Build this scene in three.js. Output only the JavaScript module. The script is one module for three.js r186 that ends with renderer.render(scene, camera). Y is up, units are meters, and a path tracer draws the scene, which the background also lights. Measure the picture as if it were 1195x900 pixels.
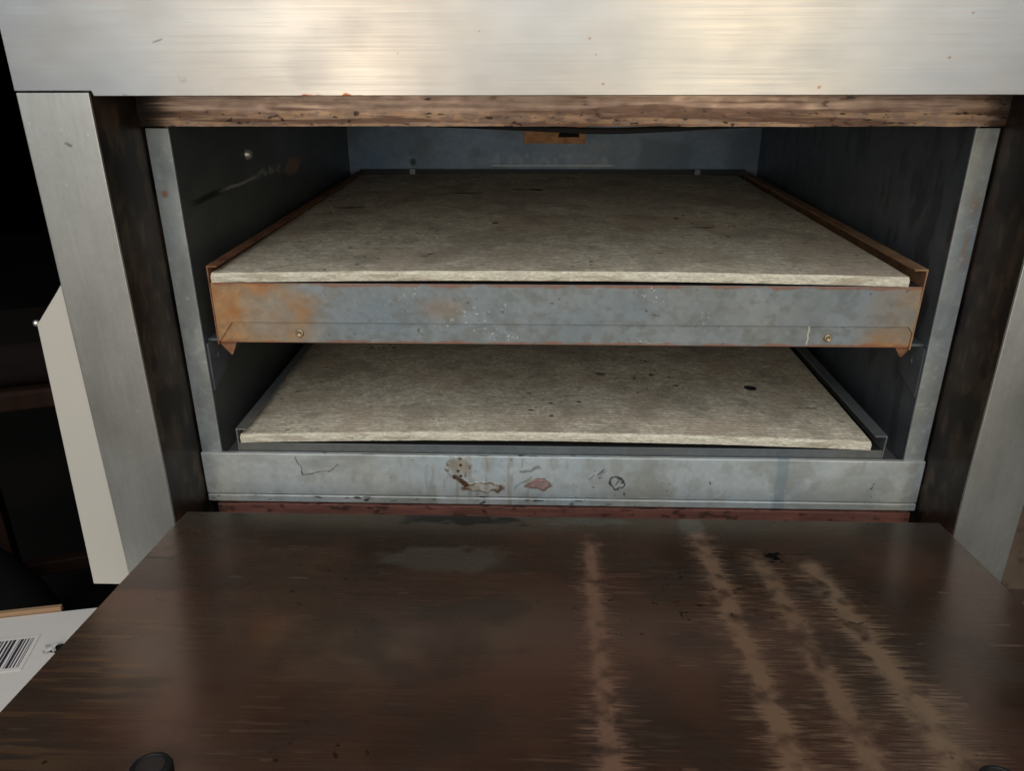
import * as THREE from 'three';
import { RoundedBoxGeometry } from 'three/addons/geometries/RoundedBoxGeometry.js';
import { RectAreaLightUniformsLib } from 'three/addons/lights/RectAreaLightUniformsLib.js';
import { mergeGeometries } from 'three/addons/utils/BufferGeometryUtils.js';
import { Brush, Evaluator, SUBTRACTION } from 'three-bvh-csg';

// ---------------------------------------------------------------- camera, light, exposure
const scene = new THREE.Scene();
scene.background = new THREE.Color(0x000000);
const camera = new THREE.PerspectiveCamera(52.9, 1024 / 772, 0.02, 30);
camera.position.set(-0.014, 0.3138, 0.5127);
camera.rotation.set(-0.399, 0.0331, -0.0029, 'YXZ');
scene.add(camera);
const renderer = new THREE.WebGLRenderer({ antialias: true });
renderer.toneMapping = THREE.LinearToneMapping;
renderer.toneMappingExposure = 1.0;
renderer.shadowMap.enabled = true;
RectAreaLightUniformsLib.init();

// daylight enters by a row of windows 2.6 m in front of the oven, behind the photographer:
// a wide cool one and a warm, sunlit one on each side of its middle; the overhead panel is added fill
const WINDOWS_AND_FILL = [
  { name: 'daylight_window', label: 'wide cool daylight window behind the photographer', x: 0, y: 1.75, z: 2.7, w: 4.6, h: 3.1, color: [0.88, 0.95, 1.0], power: 1.95 },
  { name: 'daylight_window_001', label: 'narrow warm sunlit window to the left behind the photographer', x: -0.74, y: 0.5, z: 2.5, w: 0.66, h: 1.9, color: [1.0, 0.88, 0.72], power: 3.6 },
  { name: 'daylight_window_002', label: 'narrow warm sunlit window to the right behind the photographer', x: 0.68, y: 0.5, z: 2.5, w: 0.6, h: 1.9, color: [1.0, 0.85, 0.62], power: 3.6 },
  { name: 'daylight_window_003', label: 'added overhead fill panel above and behind the photographer', x: 0, y: 2.4, z: 1.5, w: 3.4, h: 1.8, color: [0.96, 0.98, 1.0], power: 1.8, down: true },  // added overhead fill that lifts the level surfaces; no such skylight is known
];
for (const d of WINDOWS_AND_FILL) {
  const l = new THREE.RectAreaLight(new THREE.Color().setRGB(...d.color), d.power, d.w, d.h);
  if (d.down) { l.position.set(d.x, d.y - 0.02, d.z); l.rotation.x = -Math.PI / 2; } else { l.position.set(d.x, d.y, d.z - 0.02); }
  l.name = d.name + '_source';
  scene.add(l);
}

// ---------------------------------------------------------------- helpers
let seed = 20240611;
function rnd() { seed = (seed + 0x6D2B79F5) | 0; let t = Math.imul(seed ^ (seed >>> 15), 1 | seed); t = (t + Math.imul(t ^ (t >>> 7), 61 | t)) ^ t; return ((t ^ (t >>> 14)) >>> 0) / 4294967296; }
const rr = (a, b) => a + (b - a) * rnd();
const NT = new Float32Array(65536); for (let i = 0; i < 65536; i++) NT[i] = rnd();
function vn(x, y) {
  const xi = Math.floor(x), yi = Math.floor(y); let fx = x - xi, fy = y - yi;
  fx = fx * fx * (3 - 2 * fx); fy = fy * fy * (3 - 2 * fy);
  const x0 = xi & 255, x1 = (xi + 1) & 255, y0 = (yi & 255) << 8, y1 = ((yi + 1) & 255) << 8;
  const a = NT[y0 | x0], b = NT[y0 | x1], c = NT[y1 | x0], d = NT[y1 | x1];
  return a + (b - a) * fx + (c - a + (a - b - c + d) * fx) * fy;
}
function fbm(x, y, n = 4) { let s = 0, a = 0.5, t = 0; for (let i = 0; i < n; i++) { s += a * vn(x, y); t += a; a *= 0.5; const q = 1.62 * x - 1.18 * y + 17.3; y = 1.18 * x + 1.62 * y + 9.1; x = q; } return s / t; }
// noise drawn out along x (no turning between octaves)
function sbm(x, y, n = 3) { let s = 0, a = 0.5, t = 0; for (let i = 0; i < n; i++) { s += a * vn(x, y); t += a; a *= 0.55; x = x * 2.1 + 7.7; y = y * 1.9 + 3.3; } return s / t; }
const cl = (v, a = 0, b = 1) => v < a ? a : v > b ? b : v;
const ss = (a, b, v) => { const t = cl((v - a) / (b - a)); return t * t * (3 - 2 * t); };
const mix3 = (c, d, t) => { c[0] += (d[0] - c[0]) * t; c[1] += (d[1] - c[1]) * t; c[2] += (d[2] - c[2]) * t; return c; };
const G = (v) => Math.exp(-v * v);
// a texture over a rectangle of metres; fn(x, y, out) writes 0..255
function tex(x0, x1, y0, y1, w, h, fn, srgb = true, wrap = THREE.MirroredRepeatWrapping) {
  const data = new Uint8Array(w * h * 4), o = [0, 0, 0];
  for (let j = 0; j < h; j++) for (let i = 0; i < w; i++) {
    fn(x0 + (x1 - x0) * (i + 0.5) / w, y0 + (y1 - y0) * (j + 0.5) / h, o);
    const k = 4 * (j * w + i); data[k] = cl(o[0], 0, 255); data[k + 1] = cl(o[1], 0, 255); data[k + 2] = cl(o[2], 0, 255); data[k + 3] = 255;
  }
  const t = new THREE.DataTexture(data, w, h, THREE.RGBAFormat);
  t.magFilter = THREE.LinearFilter; t.minFilter = THREE.LinearMipmapLinearFilter; t.generateMipmaps = true;
  t.wrapS = t.wrapT = wrap; t.colorSpace = srgb ? THREE.SRGBColorSpace : THREE.NoColorSpace;
  t.repeat.set(1 / (x1 - x0), 1 / (y1 - y0)); t.offset.set(-x0 / (x1 - x0), -y0 / (y1 - y0));
  t.needsUpdate = true; return t;
}
const grey = (fn) => (x, y, o) => { o[0] = o[1] = o[2] = 255 * fn(x, y); };
// uv in metres by the face each vertex points to: z -> (x, y), y -> (x, -z), x -> (-z, y)
function uvm(g) {
  const p = g.attributes.position, n = g.attributes.normal, u = new Float32Array(p.count * 2);
  for (let i = 0; i < p.count; i++) {
    const ax = Math.abs(n.getX(i)), ay = Math.abs(n.getY(i)), az = Math.abs(n.getZ(i));
    if (az >= ax && az >= ay) { u[2 * i] = p.getX(i); u[2 * i + 1] = p.getY(i); }
    else if (ay >= ax) { u[2 * i] = p.getX(i); u[2 * i + 1] = -p.getZ(i); }
    else { u[2 * i] = -p.getZ(i); u[2 * i + 1] = p.getY(i); }
  }
  g.setAttribute('uv', new THREE.BufferAttribute(u, 2)); return g;
}
function bx(x0, x1, y0, y1, z0, z1, r = 0.0006) {
  const w = x1 - x0, h = y1 - y0, d = z1 - z0;
  const g = r > 0 ? new RoundedBoxGeometry(w, h, d, 2, Math.min(r, w * 0.45, h * 0.45, d * 0.45)) : new THREE.BoxGeometry(w, h, d);
  g.translate((x0 + x1) / 2, (y0 + y1) / 2, (z0 + z1) / 2); return uvm(g);
}
// outline in x, y extruded from z0 to z1
function plate(pts, z0, z1, holes = [], bevel = 0.0004) {
  const s = new THREE.Shape(pts.map(p => new THREE.Vector2(...p)));
  for (const h of holes) s.holes.push(new THREE.Path(h.map(p => new THREE.Vector2(...p))));
  const g = new THREE.ExtrudeGeometry(s, { depth: z1 - z0 - 2 * bevel, bevelEnabled: bevel > 0, bevelThickness: bevel, bevelSize: bevel, bevelOffset: -bevel, bevelSegments: 2 });
  g.translate(0, 0, z0 + bevel); return uvm(g);
}
const ellipse = (cx, cy, rx, ry, n = 20) => Array.from({ length: n }, (_, i) => [cx + rx * Math.cos(i / n * 6.2832), cy + ry * Math.sin(i / n * 6.2832)]);
function mesh(name, g, m, parent) {
  const o = new THREE.Mesh(g, m); o.name = name; o.castShadow = o.receiveShadow = true; parent.add(o); return o;
}
function thing(name, label, category, group) {
  const o = new THREE.Group(); o.name = name; o.userData = { label, category }; if (group) o.userData.group = group; scene.add(o); return o;
}
const phys = (p) => new THREE.MeshPhysicalMaterial(p), std = (p) => new THREE.MeshStandardMaterial(p);

// ---------------------------------------------------------------- materials
const brush = (x, y) => 0.6 * vn(x * 9, y * 2600) + 0.4 * vn(x * 40 + 5, y * 5200);
// brushed stainless steel of the front, with smudges, rust specks and a scraped lower edge
const specks = [[0.1568, 0.2972, 0.0011], [0.2315, 0.3138, 0.0009], [0.0164, 0.325, 0.0007], [0.0205, 0.316, 0.0006], [0.0255, 0.2995, 0.0008], [-0.05, 0.329, 0.0005], [-0.1, 0.317, 0.0005], [0.24, 0.338, 0.0007]];
const steelMap = tex(-0.36, 0.36, -0.1, 0.46, 1280, 896, (x, y, o) => {
  const b = brush(x, y), s = fbm(x * 14, y * 22, 4), f = fbm(x * 60 + 3, y * 130, 3);
  const v = 173 + 9 * (b - 0.5) + 14 * (s - 0.5) + 8 * (f - 0.5);
  const tn = fbm(x * 9 + 40, y * 12, 3) - 0.5; o[0] = v + 1 + 12 * tn; o[1] = v - 2; o[2] = v - 6 - 14 * tn;
  for (const [px, py, r] of specks) mix3(o, [142, 96, 70], 0.6 * ss(1.4, 0.6, Math.hypot((x - px) / r, (y - py) / (r * 0.8)) + 0.5 * (fbm(x * 900, y * 900, 2) - 0.5)));
  // scratches
  mix3(o, [70, 68, 64], 0.6 * G((y - 0.3245 - 0.3 * (x + 0.2474)) / 0.0004) * ss(0.004, 0.002, Math.abs(x + 0.2474)));
  mix3(o, [70, 68, 64], 0.5 * G((y - 0.2705 - 0.8 * (x + 0.317)) / 0.0005) * ss(0.003, 0.0015, Math.abs(x + 0.317)));
  // rust breaking out along the lower edge
  mix3(o, [128, 72, 44], 0.9 * ss(0.0003, -0.0002, Math.abs(y - 0.2926) - 0.0042 * (fbm(x * 150, 3.1, 3) - 0.4) * ss(0.04, 0.005, Math.abs(x + 0.142))));
  mix3(o, [96, 78, 62], 0.4 * ss(0.68, 0.8, fbm(x * 90, y * 90 + 8, 4)) * ss(0.012, 0.004, Math.abs(y - 0.297)) * ss(-0.2, -0.25, x));
});
const steelRough = tex(-0.36, 0.36, -0.1, 0.46, 512, 768, grey((x, y) => 0.36 + 0.14 * (brush(x, y) - 0.5) + 0.12 * (fbm(x * 18 + 7, y * 30, 3) - 0.5) + 0.035 * ss(0.5, 0.75, fbm(x * 26 + 50, y * 26, 4))), false);
const steelBump = tex(-0.36, 0.36, -0.1, 0.46, 512, 1536, grey((x, y) => 0.5 + 0.5 * (brush(x, y) - 0.5) + 0.25 * (fbm(x * 10, y * 14, 2) - 0.5)), false);
const M = {};
M.steel = phys({ map: steelMap, roughnessMap: steelRough, roughness: 1, metalness: 1, bumpMap: steelBump, bumpScale: 0.000018, anisotropy: 0.55, anisotropyRotation: Math.PI / 2 });
// satin steel of the stiles
const satinMap = tex(-0.36, 0.36, -0.5, 0.3, 512, 768, (x, y, o) => { const v = 178 + 14 * (fbm(x * 40, y * 12, 4) - 0.5) + 10 * (fbm(x * 500, y * 300, 2) - 0.5) + 8 * (vn(x * 2400, y * 30) - 0.5); o[0] = v; o[1] = v + 1; o[2] = v - 2; mix3(o, [150, 142, 132], 0.35 * ss(0.55, 0.8, fbm(x * 22 + 4, y * 12, 4))); mix3(o, [226, 224, 218], 0.45 * ss(0.86, 0.93, fbm(x * 330 + 8, y * 290, 2))); mix3(o, [84, 80, 74], 0.7 * ss(0.0009, 0.0003, seg(x, y, -0.319, 0.2645, -0.3155, 0.2625))); });
const satinRough = tex(-0.36, 0.36, -0.5, 0.3, 256, 384, grey((x, y) => 0.42 + 0.16 * (fbm(x * 30, y * 14, 4) - 0.5)), false);
M.satin = phys({ map: satinMap, roughnessMap: satinRough, roughness: 1, metalness: 0.88 });
// greyish enamelled sheet of the side cover
M.cover = std({ color: 0xc0bcb3, roughness: 0.55, metalness: 0.2 });

// scorched brown header: lacquer-brown film over steel, flaked along the lower edge
const headMap = tex(-0.31, 0.32, 0.26, 0.31, 1600, 160, (x, y, o) => {
  const g = sbm(x * 18, y * 420, 4), h = fbm(x * 170 + 11, y * 320, 4), l = fbm(x * 12 + 2, y * 30, 3);
  const v = 96 * (g - 0.5) + 26 * (h - 0.5) + 46 * (l - 0.5);
  o[0] = 172 + v; o[1] = 146 + 0.92 * v; o[2] = 130 + 0.85 * v;
  const low = ss(0.2815, 0.2785, y + 0.004 * (g - 0.5));
  mix3(o, [204, 166, 130], 0.6 * low * ss(0.38, 0.62, h));
  mix3(o, [104, 76, 64], 0.7 * ss(0.46, 0.66, sbm(x * 15 + 31, y * 340, 4)));
  mix3(o, [40, 28, 24], 0.75 * ss(0.68, 0.78, fbm(x * 110 + 31, y * 330, 4)) * ss(0.45, 0.7, fbm(x * 20, 4.4, 2)));
  mix3(o, [30, 21, 18], 0.7 * ss(0.72, 0.8, fbm(x * 190, y * 500 + 4, 3)) * low);
  mix3(o, [22, 17, 15], 0.8 * ss(-0.27, -0.292, x + 0.03 * (g - 0.5))); mix3(o, [40, 30, 26], 0.6 * ss(0.285, 0.305, x + 0.03 * (h - 0.5)));
});
const headRough = tex(-0.31, 0.32, 0.26, 0.31, 1024, 128, grey((x, y) => 0.26 + 0.28 * fbm(x * 110 + 31, y * 330, 4)), false);
const headBump = tex(-0.31, 0.32, 0.26, 0.31, 1280, 128, grey((x, y) => fbm(x * 110 + 31, y * 330, 4)), false);
M.header = std({ map: headMap, roughnessMap: headRough, roughness: 1, metalness: 0.4, bumpMap: headBump, bumpScale: 0.00016 });

// galvanised sheet of the liner edge, sill and trays
function galv(x0, x1, y0, y1, w, h, base, extra, k = 1) {
  return tex(x0, x1, y0, y1, w, h, (x, y, o) => {
    const s = fbm(x * 26, y * 30, 5), f = fbm(x * 260, y * 260, 3), t = fbm(x * 12 + 50, y * 16 + 9, 3);
    o[0] = base[0] + k * (30 * (s - 0.5) + 18 * (f - 0.5) + 16 * (t - 0.5)); o[1] = base[1] + k * (28 * (s - 0.5) + 18 * (f - 0.5)); o[2] = base[2] + k * (26 * (s - 0.5) + 18 * (f - 0.5) - 18 * (t - 0.5));
    extra && extra(x, y, o, s, f);
  });
}
function seg(x, y, ax, ay, b, c) { const dx = b - ax, dy = c - ay, t = cl(((x - ax) * dx + (y - ay) * dy) / (dx * dx + dy * dy)); return Math.hypot(x - ax - t * dx, y - ay - t * dy); }
const sillMap = galv(-0.3, 0.31, -0.045, 0.01, 1600, 176, [188, 194, 194], (x, y, o, s, f) => {
  const w = (fbm(x * 180, y * 180, 4) - 0.5), wx = x + 0.0075 * w, wy = y + 0.006 * (fbm(x * 160 + 9, y * 160, 4) - 0.5);
  // coarse grime
  mix3(o, [120, 118, 108], 0.3 * ss(0.5, 0.75, fbm(x * 24 + 4, y * 50, 4)));
  // brown ring with a foot, left of the middle
  let d = Math.hypot((wx + 0.0785) / 0.0095, (wy + 0.0035) / 0.0095);
  mix3(o, [150, 120, 88], 0.5 * ss(1.15, 0.5, d) * ss(0.3, 0.6, s)); mix3(o, [84, 60, 42], 0.7 * G((d - 1) / 0.16) * ss(0.42, 0.62, fbm(x * 260, y * 260 + 2, 3)));
  d = seg(wx, wy, -0.0805, -0.0135, -0.0725, -0.0205); mix3(o, [72, 46, 26], 0.9 * ss(0.0035, 0.0014, d)); 
  d = Math.hypot((wx + 0.058) / 0.0155, (wy + 0.0228) / 0.0037); mix3(o, [196, 190, 174], 0.55 * ss(1, 0.6, d)); mix3(o, [94, 64, 38], 0.85 * G((d - 1.02) / 0.2) * ss(0.3, 0.5, fbm(x * 240 + 5, y * 240, 3)));
  for (const [a, b] of [[-0.0765, -0.0015], [-0.0788, -0.0072], [-0.0765, -0.012]]) mix3(o, [30, 20, 14], ss(0.0016, 0.0007, Math.hypot(x - a, y - b)));
  // pink oval scab
  d = Math.hypot((wx + 0.0105) / 0.0105, (wy + 0.0195) / 0.0042); mix3(o, [150, 112, 104], 0.85 * ss(1.05, 0.85, d) * (0.55 + 0.7 * f)); mix3(o, [104, 66, 56], 0.6 * G((d - 1) / 0.12));
  mix3(o, [120, 122, 112], 0.55 * ss(0.0012, 0.0005, Math.abs(seg(wx, wy, -0.03, -0.0215, -0.016, -0.0125))));
  mix3(o, [110, 114, 106], 0.6 * ss(0.0018, 0.0006, seg(wx, wy, -0.026, -0.0065, -0.010, -0.0035)));
  mix3(o, [150, 150, 140], 0.35 * ss(0.55, 0.7, fbm(x * 90 + 3, y * 60 + 8, 4))); mix3(o, [138, 128, 112], 0.35 * ss(0.6, 0.72, fbm(x * 200 + 30, y * 40, 3)) * ss(0.09, 0.03, Math.abs(x + 0.05)));
  // grey smudge and dark ring
  mix3(o, [92, 92, 98], 0.7 * ss(0.45, 0.6, fbm((x + y) * 120, (x - y) * 700, 3)) * ss(1, 0.5, Math.hypot((x - 0.0375 - 0.9 * (y + 0.0085)) / 0.008, (y + 0.0085) / 0.007)));
  d = Math.hypot((wx - 0.0555) / 0.0052, (wy + 0.0165) / 0.0056); mix3(o, [52, 50, 58], 0.9 * G((d - 1) / 0.17)); mix3(o, [80, 78, 88], 0.7 * ss(0.0008, 0.0003, seg(x, y, 0.0545, -0.0185, 0.0565, -0.0145)));
  // hairline marks at the left
  mix3(o, [88, 84, 80], 0.75 * ss(0.0008, 0.0003, seg(wx, wy, -0.2152, 0.004, -0.2121, -0.0141))); mix3(o, [96, 84, 72], 0.7 * ss(0.0007, 0.0003, Math.min(seg(wx, wy, -0.2121, -0.0141, -0.2045, -0.0105), seg(wx, wy, -0.2045, -0.0105, -0.19, -0.0095), seg(wx, wy, -0.19, -0.0095, -0.1816, -0.0029))));
  // specks
  mix3(o, [60, 56, 52], 0.75 * ss(0.84, 0.9, fbm(x * 420 + 9, y * 420, 2)) * ss(0.4, 0.7, vn(x * 22, y * 40 + 7)));
  // blackened chips along the lowest fold
  mix3(o, [48, 44, 36], 0.8 * ss(0.68, 0.77, fbm(x * 120 + 15, y * 380, 4)) * ss(-0.031, -0.034, y) * ss(0.1, -0.02, x));
  mix3(o, [80, 70, 56], 0.5 * ss(0.0008, 0.0003, Math.abs(y + 0.0325 + 0.0004 * w)));
  // blue-grey soldered stripe
  mix3(o, [128, 142, 152], 0.5 * ss(0.0065, 0.003, Math.abs(x - 0.192 - 0.002 * w)));
});
const sillRough = tex(-0.3, 0.31, -0.045, 0.01, 512, 64, grey((x, y) => 0.5 + 0.22 * (fbm(x * 40, y * 60, 4) - 0.5)), false);
const sillBump = tex(-0.3, 0.31, -0.045, 0.01, 1280, 128, grey((x, y) => {
  const wx = x + 0.004 * (fbm(x * 180, y * 180, 3) - 0.5), wy = y + 0.003 * (fbm(x * 160 + 9, y * 160, 3) - 0.5), n = fbm(x * 420, y * 420, 2);
  let v = 0.25 + 0.06 * (fbm(x * 30, y * 40, 3) - 0.5);
  v += 0.5 * n * G((Math.hypot((wx + 0.0785) / 0.0095, (wy + 0.0035) / 0.0095) - 1) / 0.2) + 0.6 * n * G((Math.hypot((wx + 0.058) / 0.0155, (wy + 0.0228) / 0.0037) - 1.05) / 0.25);
  v += 0.6 * n * ss(1.05, 0.85, Math.hypot((wx + 0.0105) / 0.0105, (wy + 0.0195) / 0.0042)) - 0.25 * ss(0.0008, 0.0003, seg(wx, wy, -0.2152, 0.004, -0.2121, -0.0141));
  return v + 0.3 * G((Math.hypot((wx - 0.0555) / 0.0052, (wy + 0.0165) / 0.0056) - 1) / 0.2);
}), false);
M.sill = std({ bumpMap: sillBump, bumpScale: 0.0008, map: sillMap, roughnessMap: sillRough, roughness: 1, metalness: 0.35 });
const stripMap = galv(-0.3, 0.31, -0.05, 0.3, 1024, 768, [156, 163, 165], (x, y, o, s, f) => {
  mix3(o, [160, 118, 92], 0.6 * ss(0.5, 0.75, fbm(x * 120, y * 40, 3)) * ss(0.035, 0.01, Math.abs(y - 0.196)) * (x > 0 ? 1 : 0.25));
  mix3(o, [150, 96, 70], 0.7 * ss(0.0035, 0.0015, Math.hypot(x + 0.29, y - 0.222)));
  mix3(o, [206, 206, 202], 0.7 * ss(0.0022, 0.001, Math.hypot((x + 0.2862), (y - 0.142))) + 0.3 * ss(0.74, 0.84, fbm(x * 260, y * 260, 2)));
  mix3(o, [92, 96, 98], 0.25 * ss(0.5, 0.75, fbm(x * 60 + 8, y * 30, 4)));
});
M.strip = std({ map: stripMap, roughness: 0.5, metalness: 0.4 });
const rust = (x, y, o, k) => { const n = fbm(x * 55 + 3, y * 70, 5), m = fbm(x * 200, y * 240, 3); mix3(o, [164 + 40 * (m - 0.5), 128 + 34 * (m - 0.5), 92 + 20 * (m - 0.5)], cl(k * (0.35 + 1.3 * n))); mix3(o, [164, 112, 68], cl(k * 0.75 * ss(0.5, 0.75, fbm(x * 40 + 9, y * 60 + 2, 4)))); };
const apronMap = galv(-0.28, 0.285, 0.095, 0.175, 1600, 256, [132, 138, 139], (x, y, o, s, f) => {
  mix3(o, [122, 134, 144], 0.5 * ss(0.45, 0.7, fbm(x * 16 + 21, y * 30, 4)));
  mix3(o, [104, 106, 102], 0.4 * ss(0.46, 0.7, fbm(x * 120, y * 160 + 3, 5)));
  rust(x, y, o, ss(-0.165, -0.25, x + 0.08 * (s - 0.5)));
  rust(x, y, o, 0.6 * ss(0.232, 0.275, x + 0.05 * (s - 0.5)) + 0.6 * ss(0.113, 0.106, y) * ss(0.2, 0.25, x));
  mix3(o, [146, 116, 92], 0.4 * ss(1.1, 0.2, Math.hypot((x + 0.083) / 0.024, (y - 0.136) / 0.014) + (s - 0.5)));
  mix3(o, [140, 84, 62], 0.6 * ss(0.0028, 0.0008, Math.min(Math.abs(y - 0.1072), Math.abs(y - 0.1550)) + 0.004 * (fbm(x * 90, 5, 3) - 0.35)));
  // white corrosion specks, mostly in the middle
  mix3(o, [208, 214, 216], 0.7 * ss(0.74, 0.86, fbm(x * 560, y * 560, 2)) * ss(0.45, 0.65, fbm(x * 26 + 60, y * 40, 3)) * ss(0.2, 0.05, Math.abs(x)));
  mix3(o, [60, 62, 60], 0.5 * ss(0.8, 0.88, fbm(x * 300 + 40, y * 340, 2)) * ss(0.5, 0.7, fbm(x * 30, y * 40 + 30, 3)));
  mix3(o, [206, 200, 182], 0.85 * ss(0.0008, 0.0003, Math.abs(x - 0.1956 - 0.0003 * Math.sin(y * 900))) * ss(0.0085, 0.0075, Math.abs(y - 0.1165)));
});
M.apron = std({ map: apronMap, roughness: 0.5, metalness: 0.4 });
const rustMap = tex(-0.1, 0.6, 0, 0.4, 1024, 512, (x, y, o) => { const n = fbm(x * 60, y * 90, 5), m = fbm(x * 300, y * 300, 3); o[0] = 116 + 60 * (n - 0.5) + 40 * (m - 0.5); o[1] = 78 + 50 * (n - 0.5) + 32 * (m - 0.5); o[2] = 54 + 36 * (n - 0.5) + 24 * (m - 0.5); });
M.rust = std({ map: rustMap, roughness: 0.75, metalness: 0.2 });
const rustPale = tex(-0.1, 0.6, 0, 0.4, 1024, 512, (x, y, o) => { const n = fbm(x * 60, y * 90 + 4, 5), m = fbm(x * 300, y * 300, 3); o[0] = 146 + 50 * (n - 0.5) + 30 * (m - 0.5); o[1] = 112 + 50 * (n - 0.5) + 30 * (m - 0.5); o[2] = 82 + 40 * (n - 0.5) + 24 * (m - 0.5); });
M.rustPale = std({ map: rustPale, roughness: 0.7, metalness: 0.25 });
M.tray = std({ map: galv(-0.3, 0.3, -0.1, 0.7, 512, 512, [120, 122, 122], null), roughness: 0.5, metalness: 0.5 });

// stones: fibrous ribbed boards, browned on top, pale where the edge is sawn
function stoneTop(spots, off) {
  const cracks = Array.from({ length: 9 }, () => { const x = rr(-0.24, 0.24), z = rr(0.08, 0.5); return [x, z, x + rr(-0.02, 0.02), z + rr(-0.006, 0.006)]; });
  return tex(-0.27, 0.27, 0.05, 0.61, 1024, 1024, (x, z, o) => {
    const a = fbm(x * 14 + off, z * 12, 4), b = sbm(x * 130 + off, z * 260, 2), c = fbm(x * 430, z * 430 + off, 2), rib = 0.5 + 0.5 * Math.sin(z * 1250 + 1.5 * b);
    const v = 0.26 * (a - 0.5) + 0.3 * (b - 0.5) + 0.42 * (c - 0.5) + 0.1 * (rib - 0.5) * (0.4 + 1.2 * a);
    o[0] = 198 + 140 * v; o[1] = 187 + 138 * v; o[2] = 166 + 130 * v;
    mix3(o, [168, 146, 126], 0.35 * ss(0.48, 0.7, fbm(x * 24 + 4, z * 20 + off, 3)));
    mix3(o, [128, 119, 102], 0.32 * ss(0.5, 0.75, fbm(x * 44 + 9 + off, z * 36, 3)));
    mix3(o, [52, 47, 40], 0.7 * ss(0.8, 0.88, fbm(x * 230 + off, z * 200, 2)) * ss(0.45, 0.66, fbm(x * 12 + off * 3, z * 10, 2)));
    for (const [sx, sz, rx, rz, k] of spots) mix3(o, [32, 29, 26], Math.abs(x - sx) > 2 * rx || Math.abs(z - sz) > 2 * rz ? 0 : k * ss(1.25, 0.5, Math.hypot((x - sx) / rx, (z - sz) / rz) + 1.1 * (fbm(x * 340, z * 340, 3) - 0.5)));
    for (const q of cracks) mix3(o, [70, 62, 52], 0.6 * ss(0.0009, 0.0003, seg(x + 0.003 * (b - 0.5), z + 0.002 * (c - 0.5), ...q)));
  });
}
const stoneBump = tex(-0.27, 0.27, 0.05, 0.61, 1024, 1024, grey((x, z) => 0.3 * (0.5 + 0.5 * Math.sin(z * 1250 + 1.5 * sbm(x * 130, z * 260, 2))) + 0.5 * fbm(x * 330, z * 400, 2) + 0.2 * fbm(x * 60, z * 60, 2)), false);
const stoneEdge = tex(-0.27, 0.27, 0, 0.02, 2048, 64, (x, y, o) => { const a = fbm(x * 110, y * 500, 4), b = fbm(x * 500, y * 900, 3); const v = 44 * (a - 0.5) + 46 * (b - 0.5); o[0] = 204 + v; o[1] = 198 + v; o[2] = 180 + v; mix3(o, [150, 138, 118], 0.5 * ss(0.58, 0.72, fbm(x * 40, y * 300, 4))); });
const edgeBump = tex(-0.27, 0.27, 0, 0.02, 2048, 64, grey((x, y) => fbm(x * 400, y * 900, 4)), false);
M.stoneEdge = std({ map: stoneEdge, bumpMap: edgeBump, bumpScale: 0.0008, roughness: 0.95 });
const upperTop = stoneTop([[-0.0165, 0.4542, 0.012, 0.006, 0.85], [-0.0375, 0.454, 0.009, 0.004, 0.7], [-0.1019, 0.114, 0.003, 0.0018, 0.8], [-0.106, 0.108, 0.003, 0.001, 0.7], [-0.2176, 0.3385, 0.017, 0.006, 0.5], [0.1434, 0.2299, 0.012, 0.005, 0.55], [0.125, 0.275, 0.003, 0.0035, 0.9], [0.25, 0.1274, 0.0022, 0.0014, 0.9], [-0.1, 0.43, 0.02, 0.006, 0.5], [0.03, 0.068, 0.006, 0.0012, 0.6], [0.16, 0.31, 0.004, 0.003, 0.6]], 3.7);
const lowerTop = stoneTop([[0.0251, 0.1319, 0.003, 0.002, 0.95], [-0.0176, 0.1123, 0.003, 0.002, 0.8], [0.12, 0.174, 0.004, 0.002, 0.7], [0.0, 0.1, 0.0025, 0.0015, 0.85], [0.1, 0.2, 0.003, 0.003, 0.7], [-0.02, 0.15, 0.003, 0.0016, 0.6], [0.05, 0.2, 0.006, 0.004, 0.5], [0.0, 0.128, 0.0025, 0.0016, 0.7], [-0.225, 0.075, 0.003, 0.0012, 0.8]], 21.3);
M.stoneUpper = std({ map: upperTop, bumpMap: stoneBump, bumpScale: 0.0006, roughness: 0.95 });
M.stoneLower = std({ map: lowerTop, bumpMap: stoneBump, bumpScale: 0.0006, roughness: 0.95 });

// door lining: oil-browned brushed steel; x, v = distance out from the hinge
const wearLines = [[0.0258, -0.012, 0.0082, 0.034, 0.9, [160, 122, 100]], [0.1065, 0.012, 0.0112, 0.022, 0.8, [172, 138, 110]], [0.1395, 0.03, 0.0108, 0.05, 0.75, [172, 140, 112]], [0.171, 0.06, 0.0135, 0.06, 0.8, [172, 144, 116]]];
const shortCuts = Array.from({ length: 70 }, () => [rr(-0.28, 0.28), rr(0.03, 0.29), rr(0.002, 0.009), rr(0.1, 0.5)]);
shortCuts.push([-0.17, 0.092, 0.008, 0.9], [-0.213, 0.092, 0.006, 0.8], [0.272, 0.1, 0.012, 0.95], [0.25, 0.096, 0.005, 0.9], [0.262, 0.13, 0.011, 0.8], [0.258, 0.15, 0.012, 0.8], [-0.25, 0.12, 0.004, 0.9]);
const cutGrid = new Map(); for (const c of shortCuts) { const k = Math.round(c[1] * 400); for (const q of [k - 1, k, k + 1]) { if (!cutGrid.has(q)) cutGrid.set(q, []); cutGrid.get(q).push(c); } }
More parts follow.
